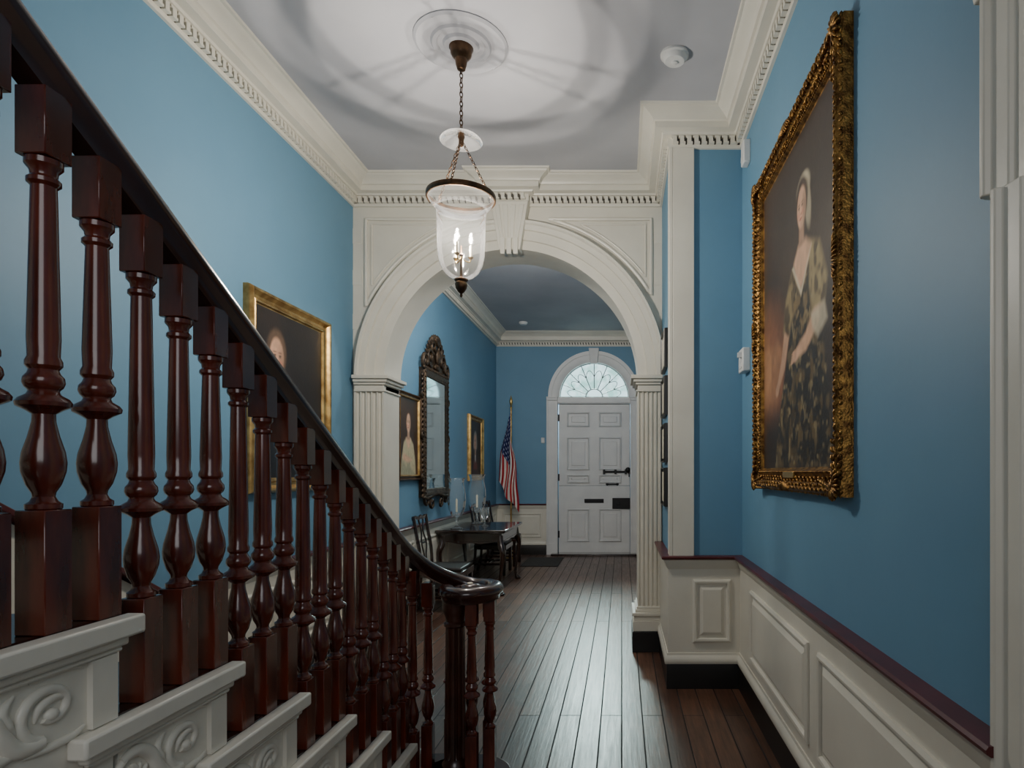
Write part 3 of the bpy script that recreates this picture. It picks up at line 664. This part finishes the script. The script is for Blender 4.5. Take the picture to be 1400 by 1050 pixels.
for sg in(-1,1):
    zz=.14
    while zz<Hm+.08:
        cv.ell((sg*(W/2+.01),-.045,zz),(.035,.02,.022),Matrix.Rotation(sg*.7,3,'Y'),7,4); cv.ell((sg*(W/2-.022),-.070,zz+.03),(.022,.012,.012),Matrix.Rotation(-sg*.8,3,'Y'),7,4); zz+=.055
    for cz_ in(.35,.8,1.25): scroll(cv,sg*(W/2+.03),cz_,.045,.012,-PI/2,1.3*sg,.013)
    scroll(cv,sg*.36,.10,.09,.02,PI/2,-1.3*sg,.02); scroll(cv,sg*.17,.05,.08,.02,PI/2,-1.2*sg,.02)
xx=-W/2
while xx<W/2:
    cv.ell((xx,-.06,.13+.02*math.cos(xx*9)),(.03,.02,.022),Matrix.Rotation(rnd.uniform(-1,1),3,'Y'),7,4); cv.ell((xx,-.06,Hm+.12),(.03,.02,.025),Matrix.Rotation(rnd.uniform(-1,1),3,'Y'),7,4); xx+=.05
cv.build('frame_carving',M['mgold'],mr,smooth=60)
cr_=MB()
for sg in(-1,1):
    scroll(cr_,sg*.40,Hm+.20,.10,.02,-PI/2,1.4*sg,.024); scroll(cr_,sg*.24,Hm+.27,.11,.02,-PI/3,1.4*sg,.024); scroll(cr_,sg*.11,Hm+.40,.085,.02,-PI/2,1.2*sg,.02)
    for k in range(8):
        a=.25+k*.17; cr_.ell((sg*.38*math.cos(a)*(1-.15*k/8),-.05,Hm+.16+.36*math.sin(a)),(.05,.018,.02),Matrix.Rotation(-sg*(a+.3) if sg>0 else (a+.3),3,'Y'),8,4)
for k in range(7):
    a=PI/2+(k-3)*.3; cr_.ell((.07*math.cos(a),-.07,Hm+.42+.07*math.sin(a)),(.07,.022,.02),Matrix.Rotation(-a,3,'Y'),8,5)
cr_.ell((0,-.07,Hm+.3),(.06,.03,.09),None,12,7); cr_.ell((0,-.06,Hm+.18),(.1,.03,.04),None,12,6)
cr_.prism([(-.36,Hm+.1),(.36,Hm+.1),(.26,Hm+.24),(.1,Hm+.40),(-.1,Hm+.40),(-.26,Hm+.24)],-.045,-.02,'y')
cr_.build('crest',M['mgold'],mr,smooth=60)
# ------------------------------------------------------------ hanging lantern
LX,LY=-.888,3.44
ln=thing('hanging_lantern','clear glass bell jar lantern hanging on chains from the ceiling rose','lantern',(LX,LY,2.50))
z0=2.50
MB().lathe([(.012,3.67-z0),(.022,3.675-z0),(.03,3.70-z0),(.034,3.73-z0),(.05,3.745-z0),(.058,3.76-z0),(.058,3.775-z0),(.066,3.79-z0),(.066,H-.02-z0)],(0,0,0),24).build('canopy',M['bronze'],ln)
def chain(a,b,name,ll=.024,r=.0021,wd=.0062):
    a=V(a);b=V(b);L=(b-a).length; n=max(3,int(L/(ll*.78))); d=(b-a).normalized(); mb=MB()
    e1=d.orthogonal().normalized(); e2=d.cross(e1)
    for i in range(n):
        c=a+d*L*(i+.5)/n; e=e1 if i%2 else e2; hl=L/n*.64
        mb.tube([c+d*hl*math.sin(2*PI*k/10)+e*wd*math.cos(2*PI*k/10) for k in range(10)],r,5,closed=True)
    return mb.build(name,M['bronze'],ln,smooth=60)
chain((0,0,3.29-z0),(0,0,3.68-z0),'main_chain',.032,.0030,.009)
MB().shell([(.012,.82),(.03,.822),(.07,.812),(.10,.797),(.112,.785),(.116,.778)],n=40).build('smoke_bell',M['bellg'],ln)
MB().lathe([(.008,.75),(.014,.76),(.014,.785),(.02,.80),(.012,.83),(.006,.84)],(0,0,0),12).build('hook_boss',M['bronze'],ln)
rg=MB(); pr_=[(.180,.454),(.186,.454),(.189,.459),(.189,.480),(.186,.485),(.180,.485)]
n=64
for i in range(n):
    for r,z in pr_: rg.v.append((r*math.cos(2*PI*i/n),r*math.sin(2*PI*i/n),z))
for i in range(n):
    for k in range(6): j=(i+1)%n; q=(k+1)%6; rg.f.append((i*6+k,j*6+k,j*6+q,i*6+q))
for k in range(3):
    a=2*PI*k/3+.5; rg.ell((.186*math.cos(a),.186*math.sin(a),.478),(.008,.008,.012))
rg.build('ring',M['bronze'],ln,smooth=50)
for k in range(3):
    a=2*PI*k/3+.5; chain((.18*math.cos(a),.18*math.sin(a),.485),(.012*math.cos(a),.012*math.sin(a),.77),'suspension_chain')
MB().shell([(.181,.474),(.179,.462),(.170,.440),(.156,.422),(.144,.408),(.138,.395)],n=64).build('flared_lip',M['milk'],ln)
MB().shell([(.138,.395),(.133,.365),(.131,.30),(.130,.20),(.126,.14),(.115,.09),(.092,.05),(.06,.025),(.025,.012),(.012,.01)],n=48).build('glass_jar',M['jar'],ln)
MB().lathe([(.004,-.085),(.008,-.075),(.006,-.065),(.018,-.055),(.03,-.035),(.034,-.015),(.03,.0),(.038,.008),(.038,.014),(.02,.02),(.008,.03),(.006,.14),(.014,.15),(.006,.16),(.004,.2)],(0,0,0),20).build('finial',M['bronze'],ln)
for k in range(3):
    a=2*PI*k/3+.35; ca,sa=math.cos(a),math.sin(a); R=.052
    arm=MB(); arm.tube(cr([(0,0,.145),(.02*ca,.02*sa,.12),(.045*ca,.045*sa,.115),(R*ca,R*sa,.135)],5),.0035,6)
    arm.lathe([(.006,.13),(.014,.138),(.016,.142),(.008,.145)],(R*ca,R*sa,0),12); ar=arm.build('candle_arm',M['brass'],ln)
    MB().lathe([(.0075,.143),(.0075,.205),(.005,.207)],(R*ca,R*sa,0),12).build('candle',M['wax'],ar)
    MB().shell([(.004,.205),(.012,.215),(.0155,.23),(.013,.25),(.006,.268),(.001,.280)],(R*ca,R*sa,0),12).build('bulb',M['glass'],ar)
    MB().ell((R*ca,R*sa,.236),(.008,.008,.019),None,12,8).build('filament',M['flame'],ar)
    l=bpy.data.lights.new('bulb_light','POINT'); l.energy=30; l.color=(1,.92,.82); l.shadow_soft_size=.007
    lo=bpy.data.objects.new('bulb_light',l); COL.objects.link(lo); lo.location=(LX+R*ca,LY+R*sa,z0+.270)
# ------------------------------------------------------------ table
tb=thing('side_table','dark polished mahogany side table with curved legs below the carved mirror','table',(-1.765,7.85,0))
TX,TY=.41,.62
MB().box(-TX,TX,-TY,TY,.742,.768).box(-TX+.015,TX-.015,-TY+.015,TY-.015,.728,.742).build('tabletop',M['furn'],tb,bevel=.006)
a=MB(); ax,ay=TX-.05,TY-.05; a.box(-ax,ax,-ay,ay,.63,.728)
for s in(-1,1):
    a.prism([(-ax+.06,.63),(-.12,.60),(0,.615),(.12,.60),(ax-.06,.63)],s*ay-.006,s*ay+.006,'y')
    a.prism([(-ay+.06,.63),(-.2,.60),(0,.615),(.2,.60),(ay-.06,.63)],s*ax-.006,s*ax+.006,'x')
a.build('apron',M['furn'],tb,bevel=.002)
for sx in(-1,1):
    for sy in(-1,1):
        bx,by=sx*(ax-.025),sy*(ay-.025)
        pts=cr([(bx,by,.70),(bx+sx*.01,by+sy*.01,.60),(bx+sx*.035,by+sy*.035,.50),(bx+sx*.02,by+sy*.02,.32),(bx-sx*.002,by-sy*.002,.14),(bx+sx*.008,by+sy*.008,.05),(bx+sx*.025,by+sy*.025,.015)],4)
        rs=[.034,.034,.035,.036,.038,.038,.037,.035,.032,.029,.026,.023,.020,.018,.016,.015,.015,.016,.018,.020,.024,.03,.034,.036,.030][:len(pts)]
        mb=MB().tube(pts,rs,10); mb.ell((bx+sx*.03,by+sy*.03,.018),(.04,.04,.018),None,12,6); mb.build('leg',M['furn'],tb,smooth=60)
def hurricane(label,loc,sc):
    t=thing('hurricane_lamp',label,'candle lamp',loc,0,'glass hurricane lamps on the side table')
    MB().lathe([(r*sc,z*sc) for r,z in[(.07,0),(.072,.010),(.034,.022),(.014,.04),(.013,.08),(.024,.095),(.014,.11),(.014,.13),(.036,.145),(.055,.15),(.055,.157),(.022,.16),(.018,.19),(.013,.20)]],(0,0,0),20).build('candlestick',M['table_glass'],t)
    MB().lathe([(.012*sc,.195*sc),(.012*sc,.34*sc),(.003,.345*sc),(.002,.358*sc)],(0,0,0),12).build('candle',M['wax'],t)
    MB().shell([(r*sc,z*sc) for r,z in[(.055,.15),(.068,.17),(.096,.24),(.106,.32),(.102,.41),(.086,.49),(.080,.53),(.090,.568),(.102,.59)]],n=32).build('glass_shade',M['table_glass'],t)
    return t
hurricane('nearer glass hurricane lamp with an ivory candle on the side table',(-1.97,7.42,.768),1.03)
hurricane('farther glass hurricane lamp with an ivory candle on the side table',(-1.89,8.12,.768),1.10)
t=thing('crystal_vase','small clear glass goblet vase between the two hurricane lamps','vase',(-1.72,7.80,.768))
MB().lathe([(.045,0),(.046,.006),(.012,.02),(.009,.07),(.014,.08)],(0,0,0),18).build('foot',M['table_glass'],t)
MB().shell([(.012,.078),(.035,.10),(.05,.14),(.055,.2),(.062,.235)],n=20).build('bowl',M['table_glass'],t)
# ------------------------------------------------------------ chairs
def chair(label,loc,rz):
    t=thing('side_chair',label,'chair',loc,rz,'dark wooden chairs along the left wall')
    MB().prism([(-.25,-.24),(.25,-.24),(.20,.19),(-.20,.19)],.425,.465,'z').build('seat',M['leather'],t,bevel=.014)
    MB().prism([(-.265,-.25),(.265,-.25),(.21,.21),(-.21,.21)],.36,.425,'z').build('seat_rail',M['furn'],t,bevel=.004)
    for s in(-1,1):
        MB().box(s*.235-.022,s*.235+.022,-.24,-.196,0,.37).build('leg',M['furn'],t,bevel=.004)
        MB().tube(cr([(s*.185,.25,0),(s*.19,.205,.2),(s*.19,.19,.42)],4),[.019]*9,4).build('leg',M['furn'],t)
        MB().tube(cr([(s*.19,.19,.40),(s*.193,.20,.6),(s*.195,.235,.8),(s*.20,.265,.99)],4),[.018]*13,6).build('back_post',M['furn'],t)
        MB().box(s*.21-.008,s*.21+.008,-.2,.2,.14,.17).build('stretcher',M['furn'],t)
    MB().rail(cr([(-.215,.268,.965),(-.15,.262,.975),(-.06,.258,.965),(0,.258,.98),(.06,.258,.965),(.15,.262,.975),(.215,.268,.965)],4),[(-.010,-.020),(.010,-.020),(.012,.012),(0,.018),(-.012,.012)]).build('crest_rail',M['furn'],t)
    sp=MB()
    for s in(-1,1):
        sp.tube(cr([(s*.05,.198,.45),(s*.03,.205,.55),(s*.075,.22,.7),(s*.03,.24,.82),(s*.08,.256,.96)],4),.009,5)
    sp.tube([(-.07,.22,.7),(.07,.22,.7)],.009,5); sp.build('splat',M['furn'],t)
    MB().box(-.20,.20,-.01,.01,.14,.17).build('cross_stretcher',M['furn'],t)
    return t
c1=chair('dark wooden side chair nearest the arch, before the side table',(XL+.32,6.60,0),PI/2)
dup(c1,(XL+.34,8.92,0),'dark wooden side chair just past the side table')
dup(c1,(XL+.34,9.75,0),'dark wooden side chair farthest away, beside the flag')
# ------------------------------------------------------------ flag
fx,fy=-1.86,10.45
fg=thing('flag_on_pole','American flag hanging furled on a gold tipped pole beside the far doorway','flag',(fx,fy,0))
MB().lathe([(.14,0),(.14,.02),(.10,.04),(.03,.06),(.03,.12),(.02,.13)],(0,0,0),24).build('stand',M['brass'],fg)
MB().lathe([(.014,.05),(.014,2.50),(.012,2.52)],(0,0,0),10).build('pole',M['gold2'],fg)
MB().lathe([(.012,2.51),(.022,2.52),(.022,2.535),(.01,2.55),(.02,2.58),(.028,2.62),(.02,2.67),(.003,2.73)],(0,0,0),12).build('pole_finial',M['brass'],fg)
NU,NV=160,140; mb=MB(); cols=[]
for j in range(NV+1):
    v=j/NV
    for i in range(NU+1):
        u=i/NU; hang=1-math.exp(-4.0*u); dp=min(1,.55+u*.5+v*.4)
        x=(v-.50)*.34*hang*dp-.04*u+.016*math.sin(u*8+v*7)*min(1,u*3)
        yy=-.03-.05*hang+.045*math.sin(v*17+u*3)*min(1,u*5)
        z=2.46-.62*v-(1.16-.08*v)*u+.03*math.sin(v*PI*3)*u
        mb.v.append((x,yy,z))
        if u<.55 and v<7/13:
            a,b=(u/.55*8)%1-.5,(v/(7/13)*6)%1-.5; r_=math.hypot(a,b); th=math.atan2(b,a); c=(215,220,232) if r_<.26*(.72+.28*math.cos(5*th)) else (14,26,84)
        else: c=(170,16,30) if int(min(v,.999)*13)%2==0 else (228,224,216)
        cols.append(c)
for j in range(NV):
    for i in range(NU): a=j*(NU+1)+i; mb.f.append((a,a+1,a+NU+2,a+NU+1))
fo=mb.build('flag_cloth',M['cloth'],fg,recalc=False); at=fo.data.color_attributes.new('paint','FLOAT_COLOR','POINT')
lut={c:[*lin(c),1.0] for c in set(cols)}; at.data.foreach_set('color',np.array([lut[c] for c in cols],dtype=np.float32).reshape(-1))
tag(MB().box(-1.56,-.98,9.5,10.45,0,.012).build('door_mat',M['mat'],bevel=.004),'flat dark grey mat on the floorboards left of the front door','mat')
# ------------------------------------------------------------ small fittings
sd=thing('smoke_detector','round white smoke detector on the ceiling near the right cornice','smoke detector',(.30,3.53,H))
MB().lathe([(.08,0),(.08,-.012),(.07,-.018),(.066,-.03),(.055,-.042),(.02,-.046)],(0,0,0),32).build('housing',M['plastic'],sd)
MB().lathe([(.018,-.045),(.018,-.052),(.008,-.055)],(0,0,0),16).build('sensor_cap',M['plastic'],sd)
s2=thing('smoke_detector','tiny white ceiling detector in the farther hall beyond the arch','smoke detector',(-1.60,10.1,H2))
MB().lathe([(.07,0),(.07,-.02),(.05,-.04)],(0,0,0),24).build('housing',M['plastic'],s2)
def wallbox(name,label,cat,loc,rz,w,h,d):
    t=thing(name,label,cat,loc,rz); MB().box(-w/2,w/2,-d,.002,0,h).build('housing',M['plastic'],t,bevel=.008)
    MB().box(-w*.3,w*.3,-d-.004,-d,h*.15,h*.4).build('lens',M['dwhite'],t,bevel=.002); return t
wallbox('motion_sensor','white box sensor high on the right wall just under the cornice','sensor',(XR,3.95,3.40),-PI/2,.09,.145,.045)
tt=wallbox('thermostat','white wall box with small side lever left of the gold framed portrait','thermostat',(XR,3.98,2.085),-PI/2,.14,.15,.05)
MB().box(.02,.05,-.075,-.05,.09,.12).build('lever',M['plastic'],tt)
wallbox('wall_sensor','small white box on the far blue wall left of the front door','sensor',(-1.38,YF,1.95),0,.06,.10,.03)
# ------------------------------------------------------------ lights, world, camera
def area(name,loc,rot,sx,sy,e,col):
    l=bpy.data.lights.new(name,'AREA'); l.shape='RECTANGLE'; l.size=sx; l.size_y=sy; l.energy=e; l.color=col
    o=bpy.data.objects.new(name,l); COL.objects.link(o); o.location=loc; o.rotation_euler=[math.radians(q) for q in rot]; return o
area('near_hall_fill',(-.2,-1.2,2.4),(78,0,28),1.8,1.4,21,(.97,.98,1))  # unseen area light added behind the camera to fill the near hall
area('inner_hall_fill',(-.9,5.75,3.60),(62,0,0),1.6,.4,38,(1,.96,.92))  # added fill, kept out of view behind the top of the arch
l=bpy.data.lights.new('inner_hall_point_fill','POINT'); l.energy=38; l.color=(1,.94,.88); l.shadow_soft_size=.06  # added point fill hidden by the arch, brightens the inner hall and its ceiling
lo=bpy.data.objects.new('inner_hall_point_fill',l); COL.objects.link(lo); lo.location=(-.9,5.68,3.42)
l=bpy.data.lights.new('street_daylight','SPOT'); l.energy=4200; l.color=(1,.98,.95); l.shadow_soft_size=.45; l.spot_size=math.radians(60)
lo=bpy.data.objects.new('street_daylight',l); COL.objects.link(lo); lo.location=(DX-.1,12.7,4.15); lo.rotation_euler=(V((DX,10.9,3.0))-V((DX-.1,12.7,4.15))).to_track_quat('-Z','Y').to_euler()
w=bpy.data.worlds.new('World'); bpy.context.scene.world=w; w.use_nodes=True; w.node_tree.nodes['Background'].inputs[0].default_value=(.85,.92,1,1); w.node_tree.nodes['Background'].inputs[1].default_value=.10
cam=bpy.data.cameras.new('Camera'); co=bpy.data.objects.new('Camera',cam); COL.objects.link(co); co.location=(0,0,1.45); co.rotation_euler=(PI/2,0,0)
cam.sensor_width=36; cam.lens=850/1400*36; cam.shift_x=-150/1400; cam.shift_y=120/1400; cam.clip_start=.05
bpy.context.scene.camera=co
